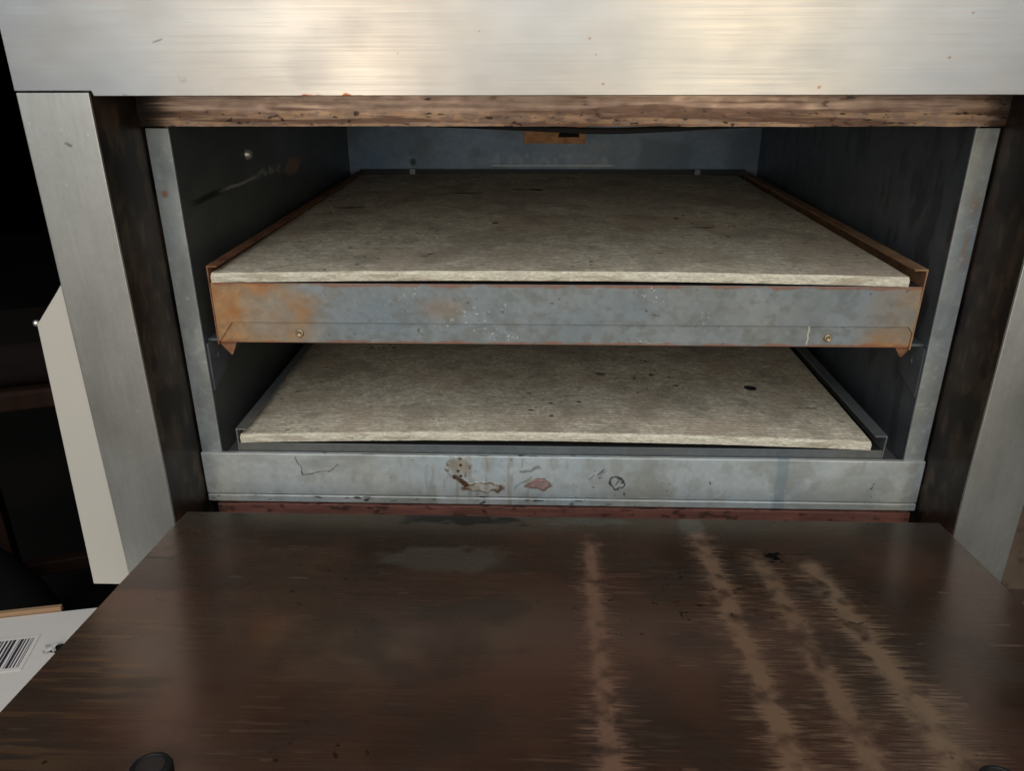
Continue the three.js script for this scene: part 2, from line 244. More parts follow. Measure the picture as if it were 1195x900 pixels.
const doorMask = (x, v) => { // how far the film is worn to metal, 0..1
  let w = 0; const jag = vn(x * 38 + 3, v * 1400) - 0.5, jag2 = vn(x * 110, v * 2600 + 40) - 0.5;
  wearLines.forEach(([x0, k, hw, v0, a], i) => {
    const half = hw * (0.7 + 2.1 * Math.min(v, 0.2)) * (0.8 + 0.4 * fbm(v * 45, i * 5 + 9, 3)), d = x - x0 - k * v - 0.0025 * (fbm(v * 38, i * 7 + 2, 3) - 0.5); if (Math.abs(d) > 0.03) return;
    let m = 0;                                                     // three sets of fine scratches, each scratch with its own ends
    for (let q = 0; q < 3; q++) { const row = Math.floor(v * [1700, 900, 2600][q] + 0.35 * fbm(x * 60, q, 2)), h1 = NT[(row * 7919 + i * 131 + q * 977) & 65535], h2 = NT[(row * 104729 + i * 37 + q * 613) & 65535]; const e = half * (0.3 + 0.5 * NT[(row * 331 + q * 71 + i) & 65535] + 1.6 * (d < 0 ? h1 * h1 * h1 : h2 * h2 * h2)); m += [0.35, 0.4, 0.25][q] * ss(e * 1.1, e * 0.7, Math.abs(d)); }
    w = Math.max(w, a * m * ss(v0 - 0.008, v0 + 0.008, v + 0.02 * jag) * ss(0.05, 0.6, fbm(x * 110 + i, v * 110, 4)));
  });
  for (const [cx, cv, l, a] of cutGrid.get(Math.round(v * 400)) || []) w = Math.max(w, a * ss(1, 0.6, Math.abs(x - cx) / l + 0.3 * jag) * ss(0.0011, 0.0004, Math.abs(v - cv - 0.0004 * jag)));
  w = Math.max(w, 0.32 * ss(0.6, 0.85, 0.55 * vn(x * 75, v * 1000) + 0.45 * vn(x * 40 + 9, v * 420)) * ss(0.5, 0.7, fbm(x * 14 + 8, v * 16, 3)) * ss(0.05, 0.09, v));
  return w;
};
const doorMap = tex(-0.295, 0.3, -0.01, 0.31, 1280, 1024, (x, v, o) => {
  const b = 0.6 * vn(x * 24, v * 1500) + 0.4 * vn(x * 80 + 4, v * 2600), p = fbm(x * 11 + 2, v * 11, 5), q = fbm(x * 26 + 60, v * 40, 4), r = fbm(x * 7 + 30, v * 9, 3);
  o[0] = 104 + 14 * (b - 0.5) + 40 * (p - 0.5); o[1] = 82 + 13 * (b - 0.5) + 36 * (p - 0.5); o[2] = 68 + 12 * (b - 0.5) + 30 * (p - 0.5);
  mix3(o, [108, 70, 54], 0.5 * ss(0.42, 0.66, r)); mix3(o, [60, 50, 42], 0.45 * ss(0.5, 0.7, fbm(x * 9 + 70, v * 8 + 3, 5)));
  mix3(o, [72, 64, 56], 0.45 * ss(0.44, 0.74, q));
  mix3(o, [92, 87, 76], 0.6 * ss(0.04, 0.012, v + 0.03 * (q - 0.5)));                                   // greyer by the hinge
  mix3(o, [138, 104, 76], 0.6 * ss(0.5, 0.66, vn(x * 22, v * 260) * 0.6 + vn(x * 50, v * 600) * 0.4) * ss(-0.2, -0.25, x) * ss(0.12, 0.18, v));  // scuffs at the left rim
  mix3(o, [124, 118, 106], 0.65 * ss(1.25, 0.65, Math.hypot((x + 0.074) / 0.045, (v - 0.064) / 0.016) + 1.1 * (fbm(x * 80, v * 90, 4) - 0.5)));   // grey smear
  mix3(o, [122, 120, 118], 0.7 * ss(1.1, 0.6, Math.hypot((x - 0.104) / 0.011, (v - 0.014) / 0.016) + 0.8 * (q - 0.5)));                          // bare patch by the hinge
  mix3(o, [110, 108, 104], 0.7 * ss(1.2, 0.5, Math.hypot((x - 0.028) / 0.035, (v - 0.007) / 0.006) + 1.6 * (fbm(x * 140, v * 240, 3) - 0.5)));
  mix3(o, [16, 13, 12], 0.85 * ss(1.15, 0.7, Math.hypot((x + 0.075) / 0.05, (v - 0.006) / 0.008) + 1.8 * (fbm(x * 90 + 2, v * 200, 4) - 0.5)));
  mix3(o, doorWear(x), doorMask(x, v));
  mix3(o, [14, 11, 10], 0.9 * ss(1.1, 0.6, Math.hypot((x - 0.1531) / 0.006, (v - 0.0542) / 0.007) + 1.7 * (fbm(x * 260, v * 260, 3) - 0.5)));  // charred crumb
  mix3(o, [30, 24, 20], 0.6 * ss(0.8, 0.88, fbm(x * 260 + 8, v * 260, 2)) * ss(0.55, 0.7, fbm(x * 16, v * 16 + 4, 3)));
  mix3(o, [40, 30, 24], 0.7 * ss(0.0011, 0.0004, Math.abs(v - 0.0692 - 0.02 * (x + 0.288))) * ss(-0.262, -0.266, x));
});
function doorWear(x) { let bst = wearLines[0], d = 9; for (const w of wearLines) if (Math.abs(x - w[0]) < d) { d = Math.abs(x - w[0]); bst = w; } return d < 0.04 ? bst[5] : [116, 100, 84]; }
const doorRough = tex(-0.295, 0.3, -0.01, 0.31, 640, 640, grey((x, v) => 0.26 + 0.2 * (fbm(x * 26 + 60, v * 40, 4) - 0.5) + 0.06 * (vn(x * 24, v * 1500) - 0.5) + 0.3 * doorMask(x, v)), false);
const doorBump = tex(-0.295, 0.3, -0.01, 0.31, 640, 1024, grey((x, v) => 0.5 + 0.5 * (vn(x * 24, v * 1500) - 0.5) + 0.4 * (fbm(x * 40, v * 60, 4) - 0.5) - 0.25 * doorMask(x, v)), false);
M.door = phys({ map: doorMap, roughnessMap: doorRough, roughness: 1, metalness: 0.6, bumpMap: doorBump, bumpScale: 0.00004 });
M.doorEdge = std({ color: 0x3a2c24, roughness: 0.45, metalness: 0.5 });

const jambMap = tex(-0.05, 0.12, -0.3, 0.32, 512, 1024, (x, y, o) => { const p = fbm(x * 60, y * 22, 5), q = fbm(x * 140 + 9, y * 60, 4); o[0] = 66 + 60 * (p - 0.5); o[1] = 54 + 52 * (p - 0.5); o[2] = 45 + 44 * (p - 0.5); mix3(o, [104, 84, 66], 0.6 * ss(0.56, 0.7, q)); mix3(o, [24, 20, 18], 0.7 * ss(0.52, 0.68, fbm(x * 50 + 30, y * 30 + 2, 4))); });
M.jamb = std({ map: jambMap, roughness: 0.36, metalness: 0.55 });
const wallMap = tex(0.05, 0.62, -0.01, 0.29, 1024, 640, (z, y, o) => {
  const p = fbm(z * 9, y * 12, 5), q = fbm(z * 60 + 7, y * 60, 4); o[0] = 104 + 44 * (p - 0.5) + 20 * (q - 0.5); o[1] = 110 + 44 * (p - 0.5) + 20 * (q - 0.5); o[2] = 116 + 44 * (p - 0.5) + 16 * (q - 0.5);
  mix3(o, [66, 68, 74], 0.5 * ss(0.55, 0.75, fbm(z * 70 + 2, y * 30, 4)));
});
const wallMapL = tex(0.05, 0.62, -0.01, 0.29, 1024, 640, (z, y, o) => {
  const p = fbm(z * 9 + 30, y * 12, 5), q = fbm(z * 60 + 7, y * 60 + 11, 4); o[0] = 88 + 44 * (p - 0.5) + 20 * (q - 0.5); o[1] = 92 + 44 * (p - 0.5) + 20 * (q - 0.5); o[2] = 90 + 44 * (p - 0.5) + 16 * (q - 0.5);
  const yy = y + 0.004 * (fbm(z * 30, 2, 3) - 0.5);
  mix3(o, [24, 24, 22], 0.7 * ss(0.0035, 0.001, Math.abs(yy - 0.2108)) * ss(0.16, 0.13, z) * ss(0.08, 0.1, z));
  mix3(o, [200, 190, 180], 0.8 * ss(0.0018, 0.0006, Math.abs(yy - 0.2110)) * ss(0.13, 0.17, z) * ss(0.25, 0.22, z));
  mix3(o, [170, 170, 166], 0.75 * ss(0.007, 0.002, Math.abs(yy - 0.2112)) * ss(0.21, 0.25, z) * ss(0.33, 0.29, z) * ss(0.35, 0.6, fbm(z * 120, y * 300, 3)));
  mix3(o, [168, 128, 98], 0.8 * ss(1.1, 0.6, Math.hypot((z - 0.35) / 0.03, (y - 0.207) / 0.009) + fbm(z * 90, y * 200, 3) - 0.5));
  mix3(o, [120, 100, 80], 0.6 * ss(0.004, 0.001, Math.abs(yy - 0.2115)) * ss(0.36, 0.4, z) * ss(0.52, 0.46, z));
});
M.wallR = std({ map: wallMap, roughness: 0.42, metalness: 0.4 });
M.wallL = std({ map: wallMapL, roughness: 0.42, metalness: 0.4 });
const backMap = galv(-0.3, 0.31, 0, 0.3, 1024, 512, [122, 140, 158], (x, y, o, s, f) => {
  mix3(o, [98, 110, 120], 0.6 * ss(0.45, 0.7, fbm(x * 22, y * 26 + 4, 4)));
  mix3(o, [160, 168, 172], 0.6 * ss(0.45, 0.75, fbm(x * 170, y * 110, 4)) * ss(0.012, 0.004, Math.abs(y - 0.1835)) * ss(0.092, 0.075, Math.abs(x - 0.005)));
  mix3(o, [190, 192, 186], 0.8 * ss(0.0018, 0.0006, Math.abs(y - 0.1752)) * ss(0.09, 0.082, Math.abs(x - 0.006)));
  mix3(o, [40, 42, 46], 0.7 * ss(1, 0.4, Math.hypot((x + 0.19) / 0.006, (y - 0.18) / 0.007)));
});
M.back = std({ map: backMap, roughness: 0.55, metalness: 0.3 });
M.flatBlack = std({ color: 0x0d0c0c, roughness: 0.9 });  // flat black for the seal, slot back, tray bottoms and hole walls
M.ceiling = std({ color: 0x6a6866, roughness: 0.7, metalness: 0.3 });
const redMap = tex(-0.3, 0.31, -0.1, 0, 1024, 128, (x, y, o) => { const p = fbm(x * 40, y * 300, 4); o[0] = 110 + 50 * (p - 0.5); o[1] = 68 + 36 * (p - 0.5); o[2] = 58 + 30 * (p - 0.5); mix3(o, [46, 26, 22], 0.7 * ss(0.6, 0.72, fbm(x * 160, y * 300 + 5, 3))); });
M.red = std({ map: redMap, roughness: 0.75 });
M.rivet = std({ color: 0xa08f78, roughness: 0.4, metalness: 0.7 });
M.tan = std({ map: tex(-0.04, 0.06, 0.19, 0.24, 256, 128, (x, y, o) => { const p = fbm(x * 120, y * 160, 4); o[0] = 196 + 60 * (p - 0.5); o[1] = 146 + 56 * (p - 0.5); o[2] = 104 + 50 * (p - 0.5); }), roughness: 0.8 });
M.black = std({ color: 0x0b0a0a, roughness: 0.6 });
M.knobFace = std({ color: 0x2a2422, roughness: 0.5 });
const sideBrown = tex(0.3, 0.5, -0.6, 0.2, 256, 512, (x, y, o) => { const p = fbm(x * 30, y * 22, 4); o[0] = 88 + 60 * (p - 0.5); o[1] = 74 + 54 * (p - 0.5); o[2] = 62 + 48 * (p - 0.5); mix3(o, [44, 34, 28], 0.7 * ss(0.58, 0.7, fbm(x * 60 + 4, y * 60, 4))); });
M.sideBrown = std({ map: sideBrown, roughness: 0.6, metalness: 0.2 });
M.casing = std({ color: 0x24221f, roughness: 0.7, metalness: 0.3 });

// ---------------------------------------------------------------- setting
const floor = new THREE.Mesh(uvm(new THREE.BoxGeometry(9, 0.1, 9).translate(0, -1.0, -1)), phys({ roughness: 0.95, specularIntensity: 0.2, map: tex(-4.5, 4.5, -4.5, 5.5, 512, 512, (x, y, o) => { const p = fbm(x * 3, y * 3, 5); o[0] = 34 + 24 * (p - 0.5); o[1] = 32 + 22 * (p - 0.5); o[2] = 30 + 20 * (p - 0.5); }) }));
floor.name = 'floor'; floor.userData.kind = 'structure'; floor.receiveShadow = floor.castShadow = true; scene.add(floor);
for (const d of WINDOWS_AND_FILL) {
  const t = thing(d.name, d.label, 'window'); t.position.set(d.x, d.y, d.z); if (d.down) t.rotation.x = -Math.PI / 2;
  mesh('pane', new THREE.BoxGeometry(d.w, d.h, 0.01), std({ color: 0x101010, emissive: new THREE.Color().setRGB(...d.color), emissiveIntensity: 0.12, roughness: 0.6 }), t);
  const fm = std({ color: 0x5a544c, roughness: 0.7 }), a = d.w / 2, b = d.h / 2;
  for (const s of [-1, 1]) {
    mesh('frame', bx(s * (a + 0.02) - 0.018, s * (a + 0.02) + 0.018, -b - 0.04, b + 0.04, -0.015, 0.03, 0.004), fm, t);
    mesh('frame', bx(-a, a, s * (b + 0.02) - 0.018, s * (b + 0.02) + 0.018, -0.013, 0.028, 0.004), fm, t);
    if (!d.down) mesh('post', bx(s * (a + 0.02) - 0.016, s * (a + 0.02) + 0.016, -0.95 - d.y, -b - 0.04, -0.012, 0.016, 0.004), fm, t);
    else for (const e of [-1, 1]) mesh('post', bx(s * (a + 0.02) - 0.016, s * (a + 0.02) + 0.016, e * (b + 0.02) - 0.016, e * (b + 0.02) + 0.016, -0.95 - d.y, -0.016, 0.004).translate(0, 0, 0), fm, t);
  }
}

// ---------------------------------------------------------------- the oven
const XLo = -0.3442, XLi = -0.297, XRi = 0.3066, XRo = 0.3528, AL = -0.2965, AR = 0.3071, BL = -0.2794, BR = 0.2903, YF = 0.2926;
const oven = thing('deck_oven', 'old stainless steel deck oven with its door folded open', 'oven');
mesh('fascia', plate([[XLo, 0.2957], [XLi + 0.002, 0.2957], [XLi + 0.003, YF], [XRo, YF], [XRo, 0.46], [XLo, 0.46]], -0.0022, 0.0006, [], 0.0005), M.steel, oven).userData.label = 'brushed steel panel across the top';
mesh('stile', bx(XLo, XLi, -0.5, 0.2950, -0.0024, 0, 0.0009), M.satin, oven);
mesh('stile', bx(XRi, XRo, -0.5, YF - 0.0008, -0.0024, 0, 0.0009), M.satin, oven);
mesh('jamb', bx(AL - 0.0035, AL - 0.0012, -0.2, 0.31, -0.11, -0.003, 0.0004), M.jamb, oven);
mesh('jamb', bx(AR + 0.0012, AR + 0.0035, -0.2, 0.31, -0.11, -0.003, 0.0004), M.jamb, oven);
// header: a flat rail with a battered, bevelled lower edge
{
  const g = new THREE.BoxGeometry(0.606, 0.0345, 0.012, 220, 8, 2); const p = g.attributes.position;
  for (let i = 0; i < p.count; i++) {
    const x = p.getX(i), y = p.getY(i), low = ss(-0.008, -0.0172, y);
    const n = fbm(x * 60 + 5, 1.5, 3) - 0.5, n2 = fbm(x * 14, 7.5, 2) - 0.5;
    p.setY(i, y + low * (0.0009 * n + 0.0006 * n2)); if (p.getZ(i) > 0) p.setZ(i, p.getZ(i) - low * 0.0014 + 0.0003 * (fbm(x * 30, y * 200, 3) - 0.5));
  }
  g.translate(0.0052, 0.2871, -0.0663); g.computeVertexNormals(); mesh('header_rail', uvm(g), M.header, oven).userData.label = 'scorched brown rail above the opening';
}
mesh('sagging_seal', new THREE.TubeGeometry(new THREE.CatmullRomCurve3([[-0.27, 0.2715], [-0.1, 0.2705], [-0.02, 0.2675], [0.03, 0.2655], [0.07, 0.2665], [0.13, 0.2695], [0.28, 0.2715]].map(([x, y]) => new THREE.Vector3(x, y, -0.077))), 60, 0.0022, 8), M.flatBlack, oven);
// liner edges beside the opening, with a rolled outer rim
for (const [a, b] of [[AL, BL], [BR, AR]]) mesh('liner_edge', bx(a, b, 0.0, 0.2685, -0.0660, -0.0635, 0.0007), M.strip, oven);
// sill: flat band and a folded lower lip
const sill = mesh('sill', bx(AL - 0.0004, AR + 0.0004, -0.0322, 0.0071, -0.0655, -0.0610, 0.0009), M.sill, oven);
mesh('sill_lip', bx(AL, AR, -0.0396, -0.0327, -0.0650, -0.0600, 0.0012), M.sill, sill);
mesh('base_rail', bx(AL + 0.008, AR - 0.004, -0.1, -0.0408, -0.0640, -0.0585, 0.0008), M.red, oven).userData.label = 'dull red strip under the sill';
// the chamber
const WL = BL - 0.0012, WR = BR + 0.0022;
mesh('chamber_wall', bx(WL - 0.002, WL, 0.0, 0.286, -0.616, -0.0665, 0.0003), M.wallL, oven);
mesh('chamber_wall', bx(WR, WR + 0.002, 0.0, 0.286, -0.616, -0.0665, 0.0003), M.wallR, oven);
mesh('back_wall', bx(WL, WR, 0.0, 0.286, -0.616, -0.613, 0.0003), M.back, oven);
mesh('chamber_floor', bx(WL, WR, -0.0016, 0.0004, -0.6128, -0.0665, 0.0003), M.ceiling, oven);
mesh('chamber_ceiling', bx(WL, WR, 0.2762, 0.279, -0.6128, -0.0735, 0.0003), M.ceiling, oven);
// tan plate with a slot on the back wall
{
  const pl = mesh('vent_plate', plate([[-0.0335, 0.2055], [0.0515, 0.2045], [0.0515, 0.2300], [-0.0335, 0.2300]], -0.6126, -0.6106, [[[0.0135, 0.2135], [0.043, 0.2135], [0.0415, 0.2215], [0.016, 0.2215]]], 0.0003), M.tan, oven);
  mesh('slot', bx(0.0125, 0.0440, 0.2125, 0.2225, -0.6129, -0.6122, 0), M.flatBlack, pl);
}
// stud on the left wall
mesh('wall_stud', mergeGeometries([new THREE.CylinderGeometry(0.0042, 0.0052, 0.003, 16).rotateZ(-Math.PI / 2), new THREE.SphereGeometry(0.0042, 14, 8).scale(0.5, 1, 1).translate(0.0015, 0, 0)]).translate(WL + 0.0014, 0.2337, -0.2167), std({ color: 0xb9b6ae, roughness: 0.4, metalness: 0.6 }), oven);
// shelf brackets: slotted gussets on the walls with a ledge under the tray
for (const s of [-1, 1]) {
  const wx = s < 0 ? WL : WR;
  for (const [za, zb] of [[0.068, 0.155], [0.52, 0.6]]) {
    const pts = za < 0.1 ? [[za, 0.1028], [zb, 0.1028], [zb, 0.088], [za, 0.062]] : [[za, 0.1028], [zb, 0.1028], [zb, 0.062], [za, 0.088]];
    const holes = za < 0.1 ? [ellipse(0.083, 0.0885, 0.0018, 0.0032, 12), ellipse(0.112, 0.0895, 0.0018, 0.0032, 12)] : [];
    const g = plate(pts, 0, 0.0022, holes, 0.0003); g.rotateY(Math.PI / 2);
    g.translate(s < 0 ? wx + 0.0002 : wx - 0.0024, 0, 0);                       // (x, y) -> (z = -x, y)
    const br = mesh('shelf_bracket', uvm(g), M.wallR, oven);
    mesh('ledge', bx(Math.min(wx + -s * 0.0002, s < 0 ? -0.252 : 0.259), Math.max(wx - s * 0.0002, s < 0 ? -0.252 : 0.259), 0.1030, 0.1052, -zb, -za - 0.006, 0.0004), M.wallR, br);
  }
}
// casing, side covers and the cabinet under the chamber
mesh('side_panel', bx(-0.336, -0.334, -0.95, 0.45, -0.66, -0.004, 0.0004), M.casing, oven);
mesh('side_panel', bx(0.343, 0.345, -0.95, 0.45, -0.66, -0.004, 0.0004), M.casing, oven);
mesh('top_panel', bx(-0.334, 0.343, 0.447, 0.449, -0.66, -0.004, 0.0004), M.casing, oven);
mesh('rear_panel', bx(-0.334, 0.343, -0.95, 0.447, -0.66, -0.657, 0.0004), M.casing, oven);
mesh('cabinet_front', bx(-0.333, 0.342, -0.949, -0.102, -0.072, -0.068, 0.0004), M.casing, oven);
{
  const cv = mesh('side_cover', plate([[-0.3405, -0.088], [-0.3405, 0.178], [-0.3521, 0.1631], [-0.3722, 0.1386], [-0.3797, -0.088]].reverse(), -0.020, -0.006, [], 0.0008), M.cover, oven);
  cv.userData.label = 'pale grey side cover with a slanted top';
  mesh('screw', new THREE.SphereGeometry(0.0024, 14, 10).translate(-0.3735, 0.1392, -0.008), std({ color: 0xd8d6d0, roughness: 0.25, metalness: 0.8 }), cv);
}
mesh('side_cover', plate([[0.3475, -0.4], [0.42, -0.4], [0.42, 0.1], [0.3475, 0.1]], -0.020, -0.006, [], 0.0008), M.sideBrown, oven).userData.label = 'stained brown side cover';

// the door, hinged at the foot of the opening and resting a little above level
{
  const door = new THREE.Group(); door.name = 'door'; door.position.set(0, -0.0119, 0.0005); door.rotation.x = -0.0861; oven.add(door);
  door.userData.label = 'browned door folded down towards the viewer';
  mesh('door_lining', uvmDoor(bx(-0.2857, 0.2934, -0.0022, 0, 0, 0.302, 0.0009)), M.door, door);
  mesh('door_body', bx(-0.2835, 0.2912, -0.034, -0.0024, 0.003, 0.300, 0.004), M.doorEdge, door);
  for (const [x, z] of [[-0.1880, 0.2605], [0.1960, 0.2560]]) {
    const prof = [[0, 0], [0.0092, 0], [0.0096, 0.0015], [0.0096, 0.0052], [0.0089, 0.0075], [0.0072, 0.0086], [0.0068, 0.0082], [0.0064, 0.0074], [0, 0.0078]].map(p => new THREE.Vector2(...p));
    const k = mesh('door_stud', new THREE.LatheGeometry(prof, 36).scale(1, 0.75, 1).translate(x, 0.0002, z), M.black, door);
    mesh('stud_face', new THREE.LatheGeometry([[0, 0.0088], [0.004, 0.0086], [0.0063, 0.0079]].map(p => new THREE.Vector2(...p)).reverse(), 30).scale(1, 0.75, 1).translate(x, 0.0002, z), M.knobFace, k);
  }
  for (const s of [-0.22, 0.225]) mesh('hinge', new THREE.CylinderGeometry(0.006, 0.006, 0.09, 14).rotateZ(Math.PI / 2).translate(s, -0.026, -0.004), M.casing, door);
}
function uvmDoor(g) { const p = g.attributes.position, u = g.attributes.uv; for (let i = 0; i < p.count; i++) u.setXY(i, p.getX(i), p.getZ(i)); return g; }

// ---------------------------------------------------------------- trays and stones
const ZU = 0.0592, ZB = 0.602;
function lip(x, y0, y1, inward, lean, zf = ZU) { // side channel: web, flange folded inward at the top
  const t = 0.0012, s = Math.sign(inward);
  const pts = [[x, y0], [x + lean, y1], [x + lean + inward, y1 + 0.0002], [x + lean + inward, y1 - t], [x + lean + s * t, y1 - t], [x + s * t, y0]];
  if (s < 0) pts.reverse();
  const g = plate(s > 0 ? pts.reverse() : pts.reverse(), -ZB, -zf + 0.0002, [], 0.0002); return g;
}
function uvSide(g) { const p = g.attributes.position, u = g.attributes.uv; for (let i = 0; i < p.count; i++) u.setXY(i, -p.getZ(i), p.getX(i) + p.getY(i)); return g; }
const ut = thing('deck_tray', 'upper steel deck tray with a deep rust-ended apron and two rivets', 'tray', 'oven deck trays');
const apron = mesh('apron', plate([[-0.2647, 0.1076], [-0.2522, 0.1240], [0.2700, 0.1240], [0.2743, 0.1180], [0.2743, 0.1556], [-0.2647, 0.1556]], -0.0606, -0.0592, [], 0.0003), M.apron, ut);
mesh('hem', bx(-0.2645, 0.2741, 0.1068, 0.1256, -0.0620, -0.0608, 0.0004), M.apron, apron);
for (const [x, y] of [[-0.2, 0.115], [0.2109, 0.1143]]) mesh('rivet', new THREE.LatheGeometry([[0.0004, 0.0006], [0.0013, 0.0007], [0.0016, 0.0019], [0.0028, 0.0017], [0.0033, 0.0008], [0.0034, 0]].map(p => new THREE.Vector2(...p)).reverse(), 20).rotateX(Math.PI / 2).translate(x, y, -0.0609), M.rivet, apron);
mesh('corner_tab', plate([[-0.2666, 0.1066], [-0.2574, 0.0957], [-0.2562, 0.0966], [-0.2520, 0.1066]], -0.0633, -0.0621, [], 0.0002), M.rust, ut);
mesh('corner_tab', plate([[0.2760, 0.1066], [0.2706, 0.0986], [0.2690, 0.0990], [0.2640, 0.1066]].reverse(), -0.0633, -0.0621, [], 0.0002), M.rust, ut);
mesh('tray_bottom', bx(-0.2650, 0.2735, 0.1538, 0.1556, -ZB, -0.0622, 0.0003), M.flatBlack, ut);
mesh('side_lip', uvSide(lip(-0.2660, 0.1056, 0.1690, 0.0082, 0)), M.rust, ut);
mesh('side_lip', uvSide(lip(0.2746, 0.1056, 0.1690, -0.0100, 0.0014)), M.rustPale, ut);
mesh('rear_lip', bx(-0.2640, 0.2730, 0.1530, 0.1712, -0.6035, -0.6022, 0.0003), std({ color: 0x2c2e30, roughness: 0.6, metalness: 0.4 }), ut);
for (const x of [-0.1896, 0.2073]) mesh('clip', bx(x - 0.004, x + 0.004, 0.164, 0.1722, -0.6022, -0.6008, 0.0004), M.tray, ut);

const lt = thing('deck_tray_001', 'lower plain grey deck tray resting just behind the sill', 'tray', 'oven deck trays');
mesh('apron', bx(-0.2650, 0.2735, 0.0006, 0.0138, -0.0686, -0.0674, 0.0004), std({ map: M.tray.map, roughness: 0.5, metalness: 0.4, color: 0xdfe2e2 }), lt);
mesh('tray_bottom', bx(-0.2645, 0.2730, 0.0121, 0.0138, -ZB, -0.0688, 0.0003), M.flatBlack, lt);
mesh('side_lip', uvSide(lip(-0.2662, 0.0006, 0.0272, 0.0082, 0, 0.0672)), M.tray, lt);
mesh('side_lip', uvSide(lip(0.2742, 0.0006, 0.0272, -0.0098, 0.0012, 0.0672)), M.tray, lt);

const evaluator = new Evaluator(); evaluator.useGroups = false;
function stone(name, label, zf, y0, y1, arch, hole, top) {
  const W = 0.527, D = ZB - 0.0012 - zf, H = y1 - y0, g = new THREE.BoxGeometry(W, H, D, 130, 3, 24), p = g.attributes.position;
  for (let i = 0; i < p.count; i++) {
    let x = p.getX(i), y = p.getY(i), z = p.getZ(i);
    const up = y > H / 2 - 1e-5, dn = y < -H / 2 + 1e-5;
    if (z > D / 2 - 1e-5) z += 0.0007 * (fbm(x * 260, y * 900 + y1 * 77, 2) - 0.5) - (up ? 0.0007 + 0.0013 * Math.max(0, fbm(x * 130, y1 * 30, 3) - 0.42) : dn ? 0.0003 : 0);
    if (x > W / 2 - 1e-5) x += 0.0006 * (fbm(z * 260, y1 * 40, 2) - 0.5) - (up ? 0.0006 : 0);
    if (x < -W / 2 + 1e-5) x -= 0.0006 * (fbm(z * 260, y1 * 50, 2) - 0.5) - (up ? 0.0006 : 0);
    if (up) y += 0.0006 * (fbm(x * 90, z * 90 + y1 * 9, 3) - 0.5);
    y += arch * (1 - (x / 0.2635) ** 2) + 0.0004 * (fbm(x * 20, y1 * 11, 2) - 0.5);
    p.setXYZ(i, x, y, z);
  }
  g.translate(0, (y0 + y1) / 2, -zf - D / 2); g.computeVertexNormals();
  const a = new Brush(g), b = new Brush(new THREE.CylinderGeometry(hole[2], hole[2] * 0.9, 0.05, 18).translate(hole[0], (y0 + y1) / 2, -hole[1]));
  b.geometry.scale(1, 1, 1); a.updateMatrixWorld(); b.updateMatrixWorld();
  let r = evaluator.evaluate(a, b, SUBTRACTION).geometry; r = r.index ? r.toNonIndexed() : r;
  const q = r.attributes.position, tri = q.count / 3, order = [[], [], []], A = new THREE.Vector3(), B = new THREE.Vector3(), C = new THREE.Vector3();
  for (let i = 0; i < tri; i++) { A.fromBufferAttribute(q, 3 * i); B.fromBufferAttribute(q, 3 * i + 1).sub(A); C.fromBufferAttribute(q, 3 * i + 2).sub(A); B.cross(C).normalize(); order[B.y > 0.6 ? 0 : Math.hypot(A.x - hole[0], A.z + hole[1]) < hole[2] * 1.1 ? 2 : 1].push(i); }
  const pos = new Float32Array(q.count * 3); let k = 0;
  for (const list of order) for (const i of list) { pos.set(q.array.subarray(9 * i, 9 * i + 9), k); k += 9; }
  const out = new THREE.BufferGeometry(); out.setAttribute('position', new THREE.BufferAttribute(pos, 3)); out.computeVertexNormals(); uvm(out);
  const u = out.attributes.uv; for (let i = order[0].length * 3; i < u.count; i++) u.setY(i, out.attributes.position.getY(i) - y0);
  out.addGroup(0, order[0].length * 3, 0); out.addGroup(order[0].length * 3, order[1].length * 3, 1); out.addGroup((order[0].length + order[1].length) * 3, order[2].length * 3, 2);
  const m = mesh(name, out, [top, M.stoneEdge, M.flatBlack], scene); m.userData = { label, category: 'hearth stone', group: 'hearth stones in the oven' }; return m;  // walls of the drilled hole are coloured flat black
}
stone('hearth_stone', 'upper ribbed hearth stone with a small hole near its middle', ZU - 0.0004, 0.1558, 0.1632, 0.0030, [-0.0551, 0.2468, 0.0037], M.stoneUpper);
stone('hearth_stone_001', 'lower ribbed hearth stone with a larger black hole to the right', 0.0672, 0.0140, 0.0218, 0.0048, [0.1901, 0.1739, 0.0062], M.stoneLower);

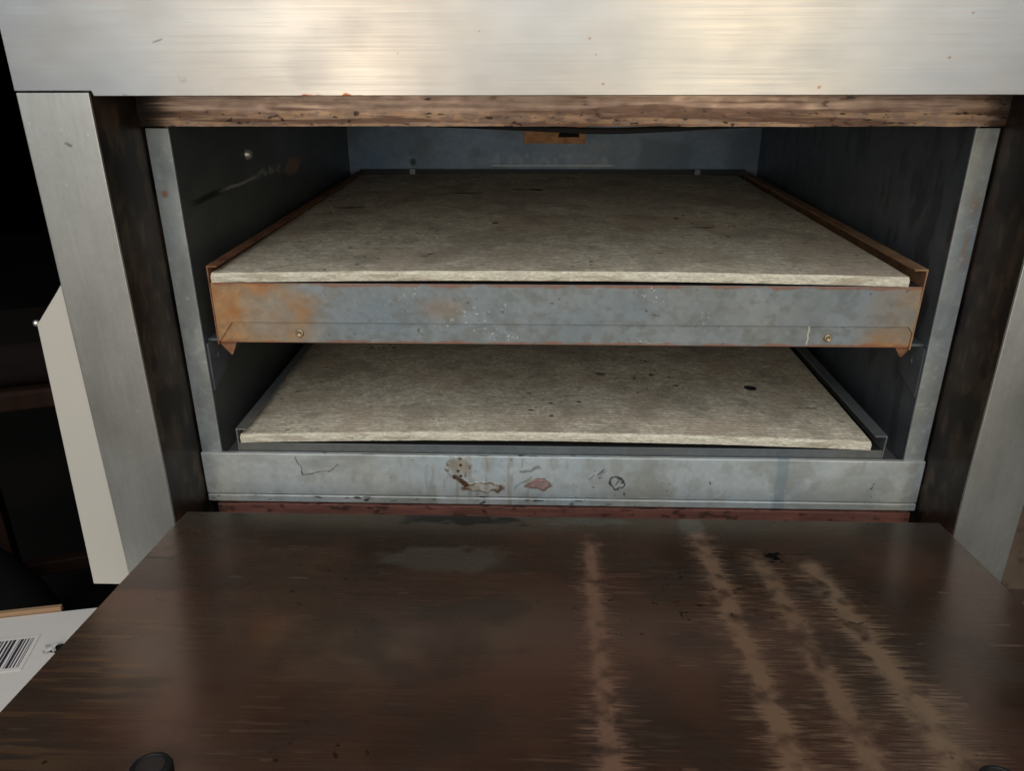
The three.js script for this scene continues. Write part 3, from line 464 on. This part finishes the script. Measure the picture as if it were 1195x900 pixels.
// ---------------------------------------------------------------- beside the oven
{
  const t = thing('carton', 'tall white carton with a barcode label beside the oven door', 'carton'); t.position.set(-0.4025, -0.95, 0.038); t.rotation.y = 0.21;
  const top = 0.83, cm = std({ color: 0xd2ccc6, roughness: 0.75 }), brown = std({ color: 0x97785a, roughness: 0.9 });
  mesh('box_wall', bx(-0.25, 0.06, 0, top - 0.004, -0.052, 0.066, 0.003), cm, t);
  mesh('lid', bx(-0.255, 0.064, top - 0.0035, top, -0.050, 0.068, 0.0012), cm, t);
  mesh('flap_edge', bx(-0.255, -0.004, top - 0.002, top + 0.0035, -0.0555, -0.0505, 0.001), brown, t);
  mesh('flap_edge', bx(-0.255, 0.063, top - 0.0075, top - 0.0035, 0.0665, 0.0690, 0.001), brown, t);
  const bc = document.createElement('canvas'); bc.width = 512; bc.height = 256; const c = bc.getContext('2d');
  c.fillStyle = '#d9d3cf'; c.fillRect(0, 0, 512, 256); c.fillStyle = '#34303a';
  let x = 20; while (x < 490) { const w = [4, 4, 8, 12, 16][Math.floor(rnd() * 5)]; c.fillRect(x, 18, w, x > 330 ? 215 : 120 + 95 * (x % 3 ? 1 : 0.9)); x += w + [5, 5, 9, 14][Math.floor(rnd() * 4)]; }
  const ct = new THREE.CanvasTexture(bc); ct.colorSpace = THREE.SRGBColorSpace;
  const lg = new THREE.BoxGeometry(0.075, 0.0004, 0.040).translate(-0.0475, top + 0.0004, 0.000);
  const plain = std({ color: 0xd9d3cf, roughness: 0.6 });
  mesh('barcode_label', lg, [plain, plain, std({ map: ct, roughness: 0.6 }), plain, plain, plain], t);
  // torn tape at the rim
  const tg = new THREE.PlaneGeometry(0.009, 0.011, 8, 8).rotateX(-Math.PI / 2), tp = tg.attributes.position;
  for (let i = 0; i < tp.count; i++) { const a = tp.getX(i), b = tp.getZ(i); tp.setXYZ(i, a * (0.75 + 0.5 * vn(b * 700, 3)), 0.0012 + 0.0028 * vn(a * 420 + 8, b * 420), b * (0.7 + 0.6 * vn(a * 700, 9))); }
  tg.translate(0.005, top, 0.0); tg.computeVertexNormals();
  mesh('tear', plate([[-0.003, -0.004], [0.002, -0.0055], [0.006, 0.001], [0.010, 0.0035], [0.003, 0.0045], [-0.002, 0.002]], 0, 0.0006, [], 0.0001).rotateX(-Math.PI / 2).translate(0.008, top + 0.0003, -0.001), M.black, t);
  mesh('torn_tape', tg, std({ color: 0xc6c3be, roughness: 0.4, side: THREE.DoubleSide }), t);
}
{ // dim wooden stool standing behind, seen past the side of the oven
  const t = thing('stool', 'dim brown wooden stool in the dark behind the oven', 'stool'); t.position.set(-1.03, -0.95, -0.85); t.rotation.y = 0.35;
  const wood = phys({ specularIntensity: 0.2, map: tex(-0.3, 0.3, -0.3, 1, 256, 512, (x, y, o) => { const p = fbm(x * 40, y * 6, 4); o[0] = 40 + 26 * (p - 0.5); o[1] = 26 + 18 * (p - 0.5); o[2] = 19 + 13 * (p - 0.5); }), roughness: 0.7 });
  mesh('seat', bx(-0.17, 0.17, 0.68, 0.72, -0.15, 0.15, 0.008), wood, t);
  mesh('cushion', bx(-0.165, 0.165, 0.722, 0.80, -0.145, 0.145, 0.03), phys({ color: 0x1b1514, roughness: 0.95, specularIntensity: 0.15 }), t);
  for (const [a, b] of [[-1, -1], [1, -1], [-1, 1], [1, 1]]) mesh('leg', bx(a * 0.14 - 0.02, a * 0.14 + 0.02, 0, 0.679, b * 0.12 - 0.02, b * 0.12 + 0.02, 0.004), wood, t);
  mesh('stretcher', bx(-0.119, 0.119, 0.32, 0.35, 0.108, 0.132, 0.004), wood, t);
}
{ // tyre leaning in front of the stool
  const t = thing('tyre', 'black rubber tyre standing in the dark beside the oven', 'tyre'); t.position.set(-1.02, -0.95, -0.62); t.rotation.y = -0.5;
  mesh('tread', new THREE.TorusGeometry(0.16, 0.065, 20, 60).translate(0, 0.225, 0), phys({ color: 0x121111, roughness: 0.9, specularIntensity: 0.2 }), t);
  mesh('rim', new THREE.CylinderGeometry(0.1, 0.1, 0.06, 36).rotateX(Math.PI / 2).translate(0, 0.225, 0), phys({ color: 0x121212, roughness: 0.8, specularIntensity: 0.2 }), t);
}
scene.traverse(o => { if (o.isMesh) { o.castShadow = o.receiveShadow = true; } });
renderer.render(scene, camera);
